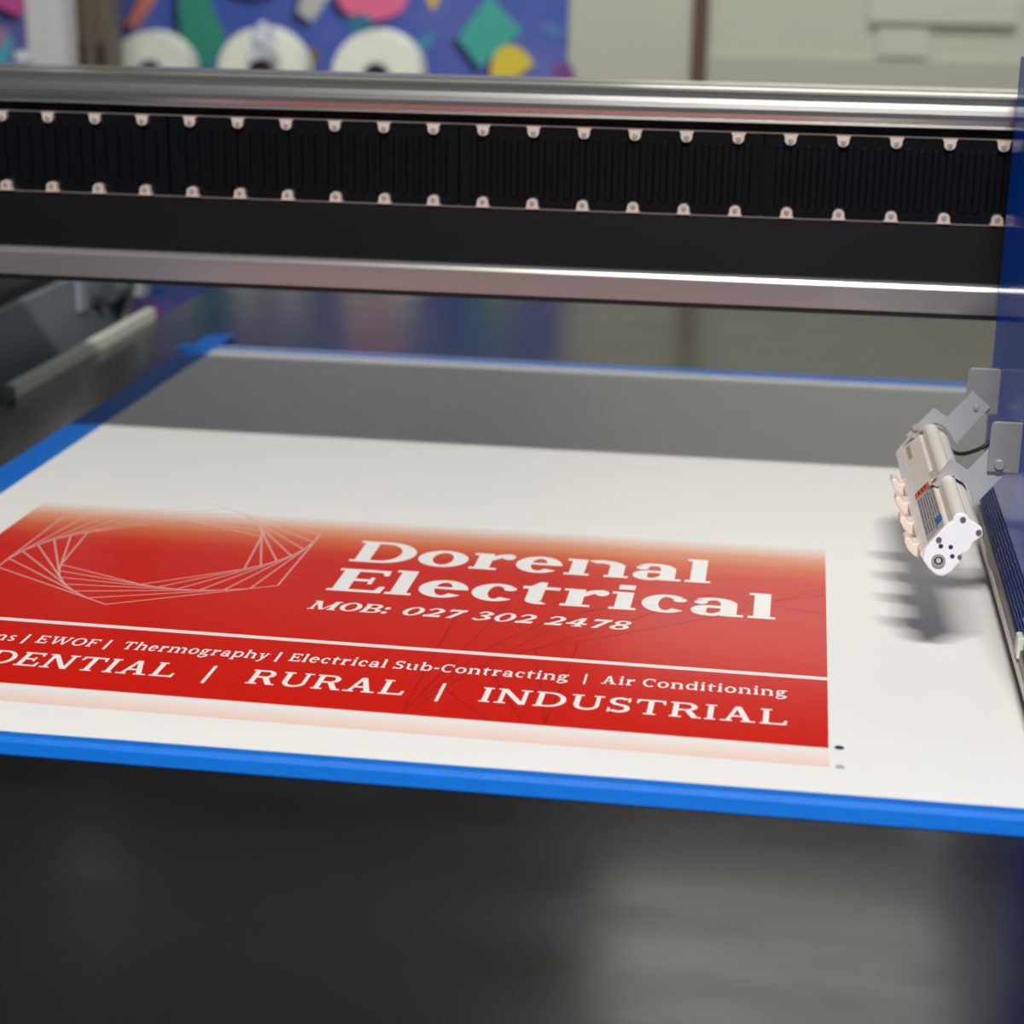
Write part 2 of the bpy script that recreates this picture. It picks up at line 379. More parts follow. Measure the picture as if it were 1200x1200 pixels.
for k in range(-2, 6):
    x0 = first + pitch * (k - 0)
    if psrc is None:
        psrc = bm_obj('ribbed_cover', panel_bm(0, pitch), BLACKP, None)
        pan = psrc
    else:
        pan = psrc.copy(); COL.objects.link(pan)
    pan.location = (x0, 0, 0); adopt(pan, gan)
def tab_bm(up):
    bm = bmesh.new(); pts = []
    w_, h_ = .0050, .0088
    pts = [(-w_ * 1.25, 0), (-w_, .0018)] + [(w_ * .95 * math.cos(math.radians(a)), h_ - w_ * .8 + w_ * .8 * math.sin(math.radians(a))) for a in range(180, -1, -20)] + [(w_, .0018), (w_ * 1.25, 0)]
    s = 1 if up else -1
    return prism(bm, [(x, 0, s * z) for x, z in pts], (0, .0058, 0))
def screw_bm(r, h):
    bm = cyl(bmesh.new(), (0, 0, 0), (0, -1, 0), r, h, 14, r2=r * .8)
    cyl(bm, (0, -h + .0002, 0), (0, -1, 0), r * .42, .0003, 6); return bm
td = bm_obj('mounting_tab', tab_bm(False), STEELL, None); tu = bm_obj('mounting_tab', tab_bm(True), STEELL, None)
sc0 = bm_obj('screw', screw_bm(.0026, .0012), SCREW, None)
used = {}
def use(src):
    if src.name in used:
        c = src.copy(); COL.objects.link(c); return c
    used[src.name] = 1; return src
for k in range(-10, 23):
    x = first + pitch / 12 + k * pitch / 6
    if x > .30 or x < -.9: continue
    for src, z, dz in ((td, .3450, -.0052), (tu, .2740, .0052)):
        c = use(src); c.location = (x, 1.6275, z); adopt(c, gan)
        s = use(sc0); s.location = (x, 1.6275, z + dz); s.rotation_euler = (0, random.uniform(0, 1), 0); adopt(s, c)
# gantry end columns, standing on the side housings
boxo('end_column', (-1.2, 1.66, ztop + .0155, -1.06, 1.76, .197), GREY, gan)
boxo('end_column', (1.36, 1.66, -.28, 1.5, 1.76, .197), GREY, gan)

# ------------------------------------------------------------------ white board and print
TH = .003
board = empty('printed_board', (0, 1.6, 0), 'white sheet with a freshly printed red electrician sign, taped to the black bed', 'sign board')
p = [Vector((-.7222, 1.050, 0)), Vector((.95, 1.056, 0)), Vector((.95, 2.199, 0)), Vector((-.7222, 2.2285, 0))]
bm_obj('sheet', prism(bmesh.new(), [v + Vector((0, 0, .0002)) for v in p], (0, 0, TH - .0002)), WHITEB, board)
Z1 = TH + .00012; Z2 = TH + .00022; Z3 = TH + .00030
def P(x, y, z=Z2):
    v = at(x, y); v.z = z; return v       # (x, y) measured on the sheet top; 3 mm sheet
def at_s(x, y, z): 
    v = at(x, y, 'z', TH); v.z = z; return v
P = lambda x, y, z=Z2: at_s(x, y, z)
def gradmat(name, stops):
    m = bpy.data.materials.new(name); m.use_nodes = True; nt = m.node_tree; b = nt.nodes['Principled BSDF']
    b.inputs['Roughness'].default_value = .24; b.inputs['IOR'].default_value = 1.2
    uv = nt.nodes.new('ShaderNodeTexCoord'); sp = nt.nodes.new('ShaderNodeSeparateXYZ'); cr = nt.nodes.new('ShaderNodeValToRGB')
    nt.links.new(uv.outputs['UV'], sp.inputs['Vector']); nt.links.new(sp.outputs['Y'], cr.inputs['Fac']); nt.links.new(cr.outputs['Color'], b.inputs['Base Color'])
    e = cr.color_ramp.elements
    e[0].position, e[0].color = stops[0][0], lin(stops[0][1]); e[1].position, e[1].color = stops[-1][0], lin(stops[-1][1])
    for s, c in stops[1:-1]:
        q = e.new(s); q.color = lin(c)
    return m
def quad_uv(name, pts, m, parent):
    me = bpy.data.meshes.new(name); me.from_pydata([tuple(v) for v in pts], [], [(0, 1, 2, 3)]); uvl = me.uv_layers.new(name='UV')
    for i, c in enumerate(((0, 0), (1, 0), (1, 1), (0, 1))): uvl.data[i].uv = c
    me.materials.append(m); o = bpy.data.objects.new(name, me); COL.objects.link(o); adopt(o, parent); return o
WHT = (236, 235, 231)
RED = gradmat('red_ink', [(0, (204, 22, 4)), (.70, (204, 20, 2)), (.775, (206, 46, 18)), (.85, (214, 100, 60)), (.915, (224, 152, 118)), (.965, (232, 204, 188)), (1.0, WHT)])
BR, TR = P(971, 877, Z1), P(967, 643, Z1)
XL = P(0, 627).x; XL2 = P(50, 590).x
BLc = Vector((XL - .004, P(0, 800).y, Z1)); 
u = P(971, 877) - P(0, 800); tt = (XL - .004 - BR.x) / u.x; BLc.y = BR.y + u.y * tt
TLc = Vector((XL2 + .0, P(55, 588).y, Z1))
sign = quad_uv('red_panel', [BLc, BR, TR, TLc], RED, board)
BB = P(972, 899, Z1); bl = Vector((BLc.x, BLc.y - (BR.y - BB.y) * 1.02, Z1))
BAND = gradmat('pink_ink', [(0, (240, 206, 192)), (.35, (238, 216, 206)), (.8, (237, 231, 226)), (1, (236, 233, 229))])
quad_uv('pink_band', [bl, BB, BR, BLc], BAND, board)
# white rule
a, b = P(0, 723.2), P(969.3, 794.0); c, d = P(969.5, 797.8), P(0, 726.8)
k = (BLc.x - a.x) / (b.x - a.x); a = a + (b - a) * k; k = (BLc.x - d.x) / (c.x - d.x); d = d + (c - d) * k
flat('white_rule', [[d, c, b, a]], INKR, sign)

# -------- serif lettering built from strokes
class Font:
    def __init__(s, w, t, sh, se): s.w, s.t, s.sh, s.se = w, t, sh, se
    def q(s, *p): s.P.append(list(p))
    def bx(s, x0, y0, x1, y1): s.q((x0, y0), (x1, y0), (x1, y1), (x0, y1))
    def ring(s, cx, cy, RX, RY, rx, ry, a0=0, a1=360, n=26):
        for i in range(n):
            a, b = math.radians(a0 + (a1 - a0) * i / n), math.radians(a0 + (a1 - a0) * (i + 1) / n)
            s.q((cx + rx * math.cos(a), cy + ry * math.sin(a)), (cx + RX * math.cos(a), cy + RY * math.sin(a)), (cx + RX * math.cos(b), cy + RY * math.sin(b)), (cx + rx * math.cos(b), cy + ry * math.sin(b)))
    def stroke(s, pts, wd, n=8):
        P_, W_ = [], []
        pts = [np.array(p, float) for p in pts]
        for i in range(len(pts) - 1):
            p0, p1, p2, p3 = pts[max(i - 1, 0)], pts[i], pts[i + 1], pts[min(i + 2, len(pts) - 1)]
            for k in range(n):
                t = k / n
                P_.append(.5 * (2 * p1 + (p2 - p0) * t + (2 * p0 - 5 * p1 + 4 * p2 - p3) * t * t + (3 * p1 - p0 - 3 * p2 + p3) * t ** 3)); W_.append(wd[i] * (1 - t) + wd[i + 1] * t)
        P_.append(pts[-1]); W_.append(wd[-1]); L, R_ = [], []
        for i in range(len(P_)):
            d = P_[min(i + 1, len(P_) - 1)] - P_[max(i - 1, 0)]; d = d / (np.hypot(*d) or 1); nn = np.array((-d[1], d[0])) * W_[i] / 2
            L.append(P_[i] + nn); R_.append(P_[i] - nn)
        for i in range(len(P_) - 1): s.q(tuple(R_[i]), tuple(R_[i + 1]), tuple(L[i + 1]), tuple(L[i]))
    def serif(s, x0, x1, top=False, y=None):
        y = (1 if top else 0) if y is None else y
        if top: s.bx(x0, y - s.sh, x1, y)
        else: s.bx(x0, y, x1, y + s.sh)
    def stem(s, x, y0, y1, w=None): s.bx(x, y0, x + (w or s.w), y1)
    def glyph(s, ch):
        s.P = []; w, t, sh, se = s.w, s.t, s.sh, s.se; X = .745
        W = .5
        if ch == 'I': W = w + 2 * se; s.stem(se, 0, 1); s.serif(0, W); s.serif(0, W, 1)
        elif ch == '|': W = w * .7; s.bx(0, -.22, W, 1.05)
        elif ch == '-': W = .34; s.bx(0, .30, W, .30 + t * 1.5)
        elif ch == ':': W = w * 1.2; s.ring(W / 2, .12, W / 2, .14, 0, 0); s.ring(W / 2, .62, W / 2, .14, 0, 0)
        elif ch == ' ': W = .22
        elif ch == 'D':
            W = .80 + w * .7; cx = W - .52; s.stem(se, 0, 1); s.serif(0, se); s.serif(0, se, 1)
            s.bx(se, 0, cx, t); s.bx(se, 1 - t, cx, 1); s.ring(cx, .5, W - cx, .5, W - cx - w, .5 - t, -90, 90)
        elif ch in 'EFL':
            W = .66 + w * .55; s.stem(se, 0, 1); s.serif(0, se); s.serif(0, se + w + (se if ch != 'E' and ch != 'F' else 0), 1)
            if ch != 'F': s.bx(se, 0, W, t); s.q((W - t * 1.0 - .03, 0), (W, 0), (W + .02, .29), (W - t * .55, .29))
            else: s.serif(0, se * 2 + w + .04)
            if ch != 'L':
                s.bx(se, 1 - t, W - .03, 1); s.q((W - .03 - t * .6, .76), (W - .02, .76), (W - .03, 1), (W - .06 - t, 1))
                s.bx(se, .47, W - .2, .47 + t); s.bx(W - .2 - t * .6, .36, W - .2, .66)
        elif ch == 'T':
            W = .80 + w * .4; c = W / 2; s.stem(c - w / 2, 0, 1); s.serif(c - w / 2 - se - .02, c + w / 2 + se + .02); s.bx(.02, 1 - t, W - .02, 1)
            s.q((0, .72), (t * .6, .72), (.06 + t, 1), (.02, 1)); s.q((W - t * .6, .72), (W, .72), (W - .02, 1), (W - .06 - t, 1))
        elif ch == 'A':
            W = .92 + w * .5; ap = W * .49; s.q((.14, 0), (.14 + t * 1.15, 0), (ap + t * .3, 1), (ap - w * .55, 1))
            s.q((W - .12 - w * 1.12, 0), (W - .12, 0), (ap + w * .48, 1), (ap - w * .55, 1)); s.bx(.25, .30, W - .30, .30 + t)
            s.serif(0, .30 + t * .5); s.serif(W - .24 - w, W)
        elif ch == 'N':
            W = .92 + w * .6; s.stem(se + .03, 0, 1, t * 1.25); s.stem(W - se - .03 - t * 1.25, 0, 1, t * 1.25); s.q((se + .0, 1), (se + w * 1.2, 1), (W - se - .03, 0), (W - se - .03 - w * 1.15, 0))
            s.serif(0, se * 2 + t * 1.25 + .05); s.serif(0, se + w, 1); s.serif(W - se * 2 - t * 1.25 - .05, W, 1)
        elif ch == 'M':
            W = 1.1 + w * .9; s.stem(se + .03, 0, 1, t * 1.25); s.stem(W - se - .03 - w, 0, 1)
            s.q((se, 1), (se + w * 1.15, 1), (W * .5 + w * .25, 0), (W * .5 - w * .5, 0)); s.q((W - se - .03 - w * .6, 1), (W - se - .03, 1), (W * .5 + w * .25, 0), (W * .5 - t * .2, 0))
            s.serif(0, se * 2 + t * 1.25 + .05); s.serif(W - se * 2 - w - .03, W); s.serif(0, se + w, 1); s.serif(W - se - w, W, 1)
        elif ch in 'RB':
            W = .78 + w * .6; s.stem(se, 0, 1); s.serif(0, se); s.serif(0, se, 1)
            RW = .31 + w * .35; cx = W - .10 - RW * .85 if ch == 'R' else W - .07 - RW * .85; s.bx(se, 1 - t, cx, 1); s.bx(se, .46, cx, .46 + t)
            s.ring(cx, .73, RW * .85, .27, RW * .85 - w, .27 - t, -90, 90)
            if ch == 'R':
                s.serif(se, se * 2 + w + .03); s.q((cx - w * .3, .48), (cx + w * .85, .50), (W - .02, 0), (W - .02 - w * 1.25, 0)); s.serif(W - .12, W + .04)
            else:
                s.bx(se, 0, cx, t); s.ring(cx, .255, RW * 1.02, .255, RW * 1.02 - w, .255 - t, -90, 90)
        elif ch == 'U':
            W = .88 + w * .5; xl, xr = se + .03, W - se - .03 - t * 1.2; s.stem(xl, .33, 1); s.stem(xr, .33, 1, t * 1.2); s.serif(0, xl + w + se, 1); s.serif(xr - se, W, 1)
            cx = (xl + xr + t * 1.2) / 2; RX = cx - xl; s.ring(cx - 0, .33, RX, .345, RX - w, .345 - t * 1.2, 180, 270); s.ring(cx, .33, RX, .345, RX - t * 1.2, .345 - t * 1.2, 270, 360)
        elif ch == 'O': W = .88 + w * .5; s.ring(W / 2, .5, W / 2, .515, W / 2 - w * 1.05, .515 - t)
        elif ch == 'C':
            W = .74 + w * .5; s.ring(W * .56, .5, W * .56, .515, W * .56 - w * 1.05, .515 - t, 52, 310); s.q((W - t * .8, .66), (W - .01, .66), (W - .02, .98), (W - t * .5 - .02, .98))
        elif ch == 'S':
            W = .62 + w * .4; h = W / 2 - .02; k = w * .78
            s.ring(W / 2, .735, h - .02, .28, h - .02 - w * .95, .28 - k, 38, 270); s.ring(W / 2, .275, h, .29, h - w * .95, .29 - k, 90, -142)
            s.bx(.02, .0, .02 + t * .8, .27); s.bx(W - .04 - t * .8, .72, W - .04, .99)
        elif ch == 'W':
            W = 1.25 + w * .9; f = lambda a, b, wa: s.q((a, 1), (a + wa, 1), (b + wa * .8, 0), (b, 0))
            f(.10, .34, w); f(W * .5, .34 + w * .2, t * 1.2); f(W * .42, W * .68, w); s.q((W - .16, 1), (W - .16 + t * 1.2, 1), (W * .68 + w * .8, 0), (W * .68 + w * .2, 0)); s.serif(0, .2 + w, 1); s.serif(W - .28, W, 1); s.serif(W * .42 - .06, W * .5 + t + .08, 1)
        elif ch in 'nmhru':
            if ch == 'h': s.stem(se, 0, 1.06); s.serif(0, se, 1, 1.06)
            elif ch != 'u': s.stem(se, 0, X); s.serif(0, se, 1, X)
            g = .235 + w * .55; x = se + w
            if ch == 'r':
                W = .42 + w * .9; s.serif(0, se * 2 + w + .04); s.stroke([(x - .02, X * .62), (x + .10, X * .86), (W - .05, X * .90)], [t * .9, t * 1.4, w * .95]); s.ring(W - .06 - w * .1, X * .88 - w * .1, w * .45, w * .55, 0, 0, n=14)
            elif ch == 'u':
                s.stem(se, .2, X); s.serif(0, se, 1, X); W = se + w + g + w + se; s.stem(W - se - w, 0, X); s.serif(W - se - w - se, W - se - w, 1, X); s.serif(W - se - w, W)
                s.ring(se + w * .5 + g * .62, .22, w * .5 + g * .62, .235, g * .62 - w * .5, .235 - t * 1.2, 180, 300)
            else:
                nn = 2 if ch == 'm' else 1; s.serif(0, se * 2 + w)
                for k in range(nn):
                    xr = x + g; RX = (g + w) * .62; cx = xr + w - RX
                    s.ring(cx, X - .24, RX, .255, RX - w, .255 - t * 1.35, 0, 125); s.stem(xr, 0, X - .235); s.serif(xr - se * .8, xr + w + se); x = xr + w
                W = x + se
        elif ch in 'il':
            W = w + 2 * se; h = X if ch == 'i' else 1.07; s.stem(se, 0, h); s.serif(0, W); s.serif(0, se, 1, h)
            if ch == 'i': s.ring(se + w * .48, .965, w * .56, .105, 0, 0, n=18) if w < .16 else s.bx(se, .86, se + w, 1.06)
        elif ch == 'o': W = .62 + w * .7; s.ring(W / 2, X / 2, W / 2, X / 2 + .012, W / 2 - w, X / 2 + .012 - t)
        elif ch == 'c':
            W = .50 + w * .6; s.ring(W * .54, X / 2, W * .54, X / 2 + .012, W * .54 - w * 1.02, X / 2 + .012 - t, 50, 318); s.ring(W - .05 - w * .25, X * .74, w * .42, .09, 0, 0, n=14)
        elif ch == 'e':
            W = .56 + w * .65; R_ = W / 2; s.ring(R_, X / 2, R_, X / 2 + .012, R_ - w, X / 2 + .012 - t, 0, 322); s.bx(w * .6, X / 2 - .01, W - .004, X / 2 - .01 + t * .9)
        elif ch == 'a':
            W = .54 + w * .85; xr = W - se - w - .02; s.stem(xr, .08, X * .70); s.ring(xr - .10 + w * .0, X * .66, .10 + w, X * .35, .10, X * .35 - t, 0, 140)
            s.ring(.05 + w * .35, X * .72, w * .42, .085, 0, 0, n=14)
            s.ring(xr * .56 + .0, .205, xr * .56, .215, xr * .56 - w * .95, .215 - t, 75, 300); s.bx(xr * .6, .42 - t, xr + .02, .42); s.serif(xr, W); s.stroke([(xr * .6, .03), (xr * .85, .05), (xr + .04, .16)], [t, t, t])
        elif ch in 'dbp':
            W = .66 + w * .8; 
            if ch == 'd': xs = W - se - w; s.stem(xs, 0, 1.07); s.serif(xs - se, xs, 1, 1.07); s.serif(xs, W); s.ring(xs * .56 + w * .1, X / 2, xs * .56 + w * .1, X / 2 + .01, xs * .56 - w * .9, X / 2 + .01 - t, 40, 320)
            else:
                s.stem(se, 0 if ch == 'b' else -.32, 1.07 if ch == 'b' else X); s.serif(0, se, 1, 1.07 if ch == 'b' else X)
                if ch == 'p': s.serif(0, se * 2 + w, 0, -.32)
                R_ = (W - se - w * .6) * .54; s.ring(W - R_, X / 2, R_, X / 2 + .01, R_ - w, X / 2 + .01 - t, -140, 140)
        elif ch == 'g':
            W = .62 + w * .5; s.ring(.27 + w * .1, X * .68, .25 + w * .1, X * .33, .25 - w * .85, X * .33 - t, 0, 360); s.bx(.40, X - t * 1.1, W, X)
            s.stroke([(.16, X * .40), (.07, .2), (.16, .11), (.46, .07), (W - .07, -.06), (W * .5, -.275), (.12, -.25), (.05, -.12), (.17, .0)], [t * .7, t, t * 1.3, w * .9, w, t, t, w * .6, t * .7])
        elif ch == 's':
            W = .46 + w * .4; h = W / 2 - .01; k = w * .72
            s.ring(W / 2, X * .74, h - .01, X * .28, h - .01 - w * .9, X * .28 - k, 30, 270); s.ring(W / 2, X * .27, h, X * .285, h - w * .9, X * .285 - k, 90, -150)
        elif ch == 't':
            W = .38 + w * .7; s.stem(se + .02, .14, X); s.q((se + .02, X - .02), (se + .02 + w, X - .02), (se + .02 + w, .95), (se + .02 + w * .55, .95)); s.bx(0, X - t * 1.15, W, X); s.ring(se + .02 + w * .5 + .1, .155, w * .5 + .1, .168, max(.1 - w * .5, .02), .168 - t * 1.1, 180, 300)
        elif ch == 'y':
            W = .66 + w * .5; s.q((.07, X), (.07 + w * 1.1, X), (W * .5 + w * .45, 0), (W * .5 - w * .4, 0)); s.stroke([(W - .1, X), (W * .5, -.02), (W * .30, -.28), (.08, -.27)], [t * 1.1, t * 1.2, t * 1.2, w * .8]); s.serif(0, .18 + w, 1, X); s.serif(W - .24, W, 1, X)
        elif ch == '0': W = .64 + w * .4; s.ring(W / 2, .5, W / 2, .512, W / 2 - w, .512 - t)
        elif ch == '2':
            W = .56 + w * .4; s.stroke([(.06, .74), (.16, .93), (W * .52, .95), (W - .08 - w * .2, .72), (W * .62, .42), (.12, .10)], [w * .7, t, t * 1.3, w, w * .9, t * 1.1]); s.bx(.03, 0, W, t * 1.7); s.bx(W - t, 0, W, .24)
        elif ch == '3':
            W = .56 + w * .4; s.stroke([(.08, .78), (.2, .95), (W * .52, .95), (W - .11 - w * .1, .75), (W * .5, .53), (.20, .52)], [w * .7, t, t, w, t * 1.1, t]); s.stroke([(.20, .52), (W * .5, .53), (W - .07 - w * .1, .27), (W * .46, .04), (.16, .06), (.04, .2)], [t, t * 1.1, w * 1.05, t, t, w * .7])
        elif ch == '4':
            W = .66 + w * .4; xs = W - .18 - w; s.stem(xs, 0, 1); s.q((.0, .28), (t * 1.3, .28), (xs + w * .5, 1), (xs, 1)); s.bx(0, .25, W, .25 + t * 1.3); s.serif(xs - .1, xs + w + .1)
        elif ch == '7': W = .58 + w * .3; s.bx(.02, 1 - t * 1.8, W, 1); s.bx(.02, .76, .02 + t, 1); s.q((.14, 0), (.14 + w * 1.1, 0), (W, 1), (W - w * .8, 1))
        elif ch == '8':
            W = .60 + w * .4; s.ring(W / 2, .75, W / 2 - .05, .262, W / 2 - .05 - w * .9, .262 - t); s.ring(W / 2, .265, W / 2, .28, W / 2 - w, .28 - t)
        return s.P, W
BOLD = Font(.232, .105, .09, .075); MED = Font(.185, .12, .09, .07); REG = Font(.165, .10, .08, .08); SEMI = Font(.18, .12, .10, .07)
def lettering(text, font, p0, p1, cap, m, track=.075, shear=0., label=None, before='', btrack=None):
    """text fitted so that it runs from p0 to p1 along its baseline; `before` continues it to the left"""
    def run(tx):
        x = 0; out = []
        for c in tx:
            P_, W = font.glyph(c)
            for q in P_: out.append([(px + x + shear * py, py) for px, py in q])
            x += W + track
        return out, x - track
    out, tot = run(text); d = (p1 - p0); L = d.length; ux = d / L; uy = Vector((-ux.y, ux.x, 0)); kx = L / tot
    if before:
        o2, t2 = run(before); out += [[(px - t2 - track, py) for px, py in q] for q in o2]
    polys = [[p0 + ux * (px * kx) + uy * (py * cap) + Vector((0, 0, 2e-6 * (i % 40))) for px, py in q] for i, q in enumerate(out)]
    o = flat('lettering', polys, m, sign)
    if label: o['label'] = label
    return o
lettering('Dorenal', BOLD, P(408.4, 657.6), P(832, 684), .0550, INKW, .06, label='bold white serif word in the top line')
lettering('Electrical', BOLD, P(381.4, 691.5), P(908.5, 726.5), .0545, INKW, .06, label='bold white serif word in the second line')
lettering('MOB:', BOLD, P(359.5, 713.4), P(452, 719.5), .0190, INKW, .07, .16, label='small bold slanted white letters before the phone number')
lettering('027 302 2478', MED, P(467, 720.6), P(734, 738.6), .0190, INKW, .10, .22, label='small slanted white phone number')
def sb(x): return 753.3 + (x - 40) * (816.5 - 753.3) / (916 - 40)
def bb(x): return 794 + (x - 200) * (850.4 - 794) / 721.4
for tx, x0, x1 in (('ns', -9, 15), ('|', 25, 28), ('EWOF', 40, 112), ('|', 121, 124), ('Thermography', 141, 312), ('|', 322, 325), ('Electrical Sub-Contracting', 337.5, 665), ('|', 683.5, 686), ('Air Conditioning', 704, 922)):
    lettering(tx, SEMI, P(x0, sb(x0)), P(x1, sb(x1)), .0148, INKW, .15, label='small white serif text of the services line' if len(tx) > 1 else 'thin white divider of the services line')
for tx, x0, x1, bf in (('DENTIAL', -21, 200, 'RESI'), ('|', 237.5, 241.5, ''), ('RURAL', 286.5, 470, ''), ('|', 510.5, 514.5, ''), ('INDUSTRIAL', 560, 921.4, '')):
    lettering(tx, REG, P(x0, bb(x0)), P(x1, bb(x1)), .0255, INKW, .13, label='white serif capitals in the bottom line' if len(tx) > 1 else 'white upright divider in the bottom line', before=bf)
# white rotating-hexagon emblem
def lines(name, segs, wd, m, parent, z):
    polys = []
    for a, b in segs:
        a, b = Vector(a), Vector(b); d = (b - a).normalized(); n_ = Vector((-d.y, d.x, 0)) * wd / 2
        up = Vector((0, 0, 1.5e-6 * len(polys))); polys.append([a - n_ + up, b - n_ + up, b + n_ + up, a + n_ + up])
    return flat(name, polys, m, parent)
hexa = [P(*v, z=Z2) for v in ((1.7, 661.7), (127, 705.7), (325, 686), (373, 628))]
cx = Vector((sum(v.x for v in (hexa[0], hexa[2])) / 2, 0, 0)).x
cy = (P(1.7, 661.7).y + P(73, 609.3).y) / 2; cy2 = (P(325, 686).y + P(373, 628).y) / 2; cy = (cy + cy2) / 2; Rr = .1365
H0 = [Vector((cx + Rr * math.cos(math.radians(a)), cy + Rr * math.sin(math.radians(a)), Z2)) for a in range(30, 390, 60)]
segs = []; H = H0
for k in range(7):
    segs += [(H[i], H[(i + 1) % 6]) for i in range(6)]
    H = [H[i].lerp(H[(i - 1) % 6], .165) for i in range(6)]
lines('white_emblem', segs, .0016, mat('pale_line_ink', (255, 226, 214), .4, alpha=.5), sign, Z2)['label'] = 'thin pale line emblem of turning nested hexagons'
def zz(x, y): return P(400 + x / 2.2222, 640 + y / 2.2222, Z1 + .00005)
ds = [((158, 432), (300, 180)), ((162, 432), (440, 145)), ((190, 418), (385, 300)), ((385, 300), (505, 268)), ((505, 268), (618, 250)), ((210, 395), (390, 262)), ((390, 262), (560, 186)), ((385, 300), (640, 170)), ((505, 268), (820, 172)), ((618, 250), (1000, 180)), ((560, 186), (900, 120)),
      ((505, 268), (530, 465)), ((618, 250), (530, 465)), ((378, 305), (472, 460)), ((255, 362), (382, 455)), ((190, 420), (245, 436)), ((640, 170), (1020, 120)), ((820, 172), (1257, 130)), ((900, 120), (1257, 178)), ((1000, 180), (1257, 110)), ((300, 180), (420, 160))]
lines('dark_emblem', [(zz(*a), zz(*b)) for a, b in ds], .0012, mat('dark_red_line_ink', (110, 8, 6), .35, alpha=.28), sign, Z1)['label'] = 'faint dark red line pattern behind the lettering'
INKD = mat('navy_dot_ink', (28, 34, 84), .4); INKG = mat('grey_dot_ink', (168, 178, 182), .4)
for (x, y), m_, lb in (((983.5, 876.2), INKD, 'small navy registration dot'), ((984.3, 898.8), INKG, 'small grey registration dot')):
    c = P(x, y, Z1); flat('registration_dot', [[c + Vector((.0032 * math.cos(a * math.pi / 12), .0032 * math.sin(a * math.pi / 12), 0)) for a in range(24)]], m_, board)['label'] = lb

# ------------------------------------------------------------------ tape
def tape(label, a_in, b_in, a_out, b_out, step=None, z_in=TH + .0004, run=.10):
    """strip from inner edge (on the sheet) to outer edge (on the bed); step = fraction lying on the sheet"""
    bm = bmesh.new(); N = 60; rows = []
    fr = [0, step, step + run, 1] if step else [0, 1]
    rnd = random.Random(len(label))
    for i in range(N + 1):
        t = i / N; ai, ao = a_in.lerp(b_in, t), a_out.lerp(b_out, t); r = []
        for f in fr:
            p = ai.lerp(ao, f); z = z_in if (not step or f <= step) else .0005
            r.append((p.x, p.y, z + (rnd.uniform(0, .00012))))
        rows.append(r)
    top = [[bm.verts.new(v) for v in r] for r in rows]; n = len(fr)
    bot = [[bm.verts.new((v[0], v[1], v[2] - .00025)) for v in r] for r in rows]
    for i in range(N):
        for j in range(n - 1):
            bm.faces.new((top[i][j], top[i + 1][j], top[i + 1][j + 1], top[i][j + 1])); bm.faces.new((bot[i][j], bot[i][j + 1], bot[i + 1][j + 1], bot[i + 1][j]))
        bm.faces.new((top[i][0], bot[i][0], bot[i + 1][0], top[i + 1][0])); bm.faces.new((top[i][-1], top[i + 1][-1], bot[i + 1][-1], bot[i][-1]))
    for i in (0, N):
        for j in range(n - 1): bm.faces.new((top[i][j], top[i][j + 1], bot[i][j + 1], bot[i][j]))
    o = bm_obj('masking_tape', bm, TAPE, None); tag(o, label, 'tape', 'blue tape strips around the board'); return o
def ext(a, b, x): return a + (b - a) * ((x - a.x) / (b.x - a.x))
def exty(a, b, y): return a + (b - a) * ((y - a.y) / (b.y - a.y))
T_ = lambda x, y: at(x, y, 'z', TH)
a, b = T_(0, 857), T_(1200, 948); c, d = at(0, 884), at(1200, 981)
tape('blue tape strip along the near edge of the white board', ext(a, b, -.765), ext(a, b, .99), ext(c, d, -.765), ext(c, d, .99), .27)
a, b = T_(0, 579), T_(250, 410); c, d = at(0, 549), at(216, 411)
tape('blue tape strip running away along the left edge of the white board', exty(a, b, 1.0), exty(a, b, at(285, 395).y), exty(c, d, 1.0), exty(c, d, at(262, 394).y), .2, run=.75)
a, b = T_(290, 412.5), T_(1130, 455); c, d = at(290, 407), at(1130, 448.5)
xl = at(210, 408).x
tape('blue tape strip along the far edge of the white board, past the beam shadow', ext(a, b, xl), ext(a, b, .98), ext(c, d, xl), ext(c, d, .98), .2, TH + .0008, run=.75)
tape('blue tape strip along the hidden right edge of the white board', Vector((.94, 1.0, 0)), Vector((.94, 2.26, 0)), Vector((.976, 1.0, 0)), Vector((.976, 2.26, 0)), .3, TH + .0012)

# ------------------------------------------------------------------ carriage
CX = .173; CB = .0145
car = empty('print_carriage', (.46, 1.4, CB), 'blue print head carriage at the right edge with an ivory bar bracketed on', 'print carriage')
CY0, CY1, CZ1 = 1.17, 1.606, .416
side = boxo('side_plate', (CX, CY0, CB + .020, CX + .004, CY1, CZ1), BLUE, car, bevel=.0008)
boxo('carriage_body', (CX + .0042, CY0 + .004, CB + .02, .77, CY1 - .004, CZ1 - .004), mat('deep_blue_paint', (6, 46, 120), .3), car, bevel=.004)
boxo('front_cover', (CX + .03, CY0 - .008, CB + .06, .74, CY0 + .0035, CZ1 - .05), BLUE, car, bevel=.004)
boxo('base_plate', (CX - .002, CY0 - .01, CB, .772, CY1 + .0, CB + .0195), mat('dark_base_metal', (112, 106, 98), .4, metal=.8), car, bevel=.001)
boxo('base_edge', (CX - .0032, CY0 - .01, CB + .003, CX - .0021, CY1, CB + .009), STEELL, car)
boxo('carriage_mount', (.30, CY1 - .004, .23, .66, 1.6330, .34), BLACKM, car)
boxo('corner_block', (CX - .004, 1.247, .027, CX + .012, 1.2605, .043), CREAM, car, bevel=.001)
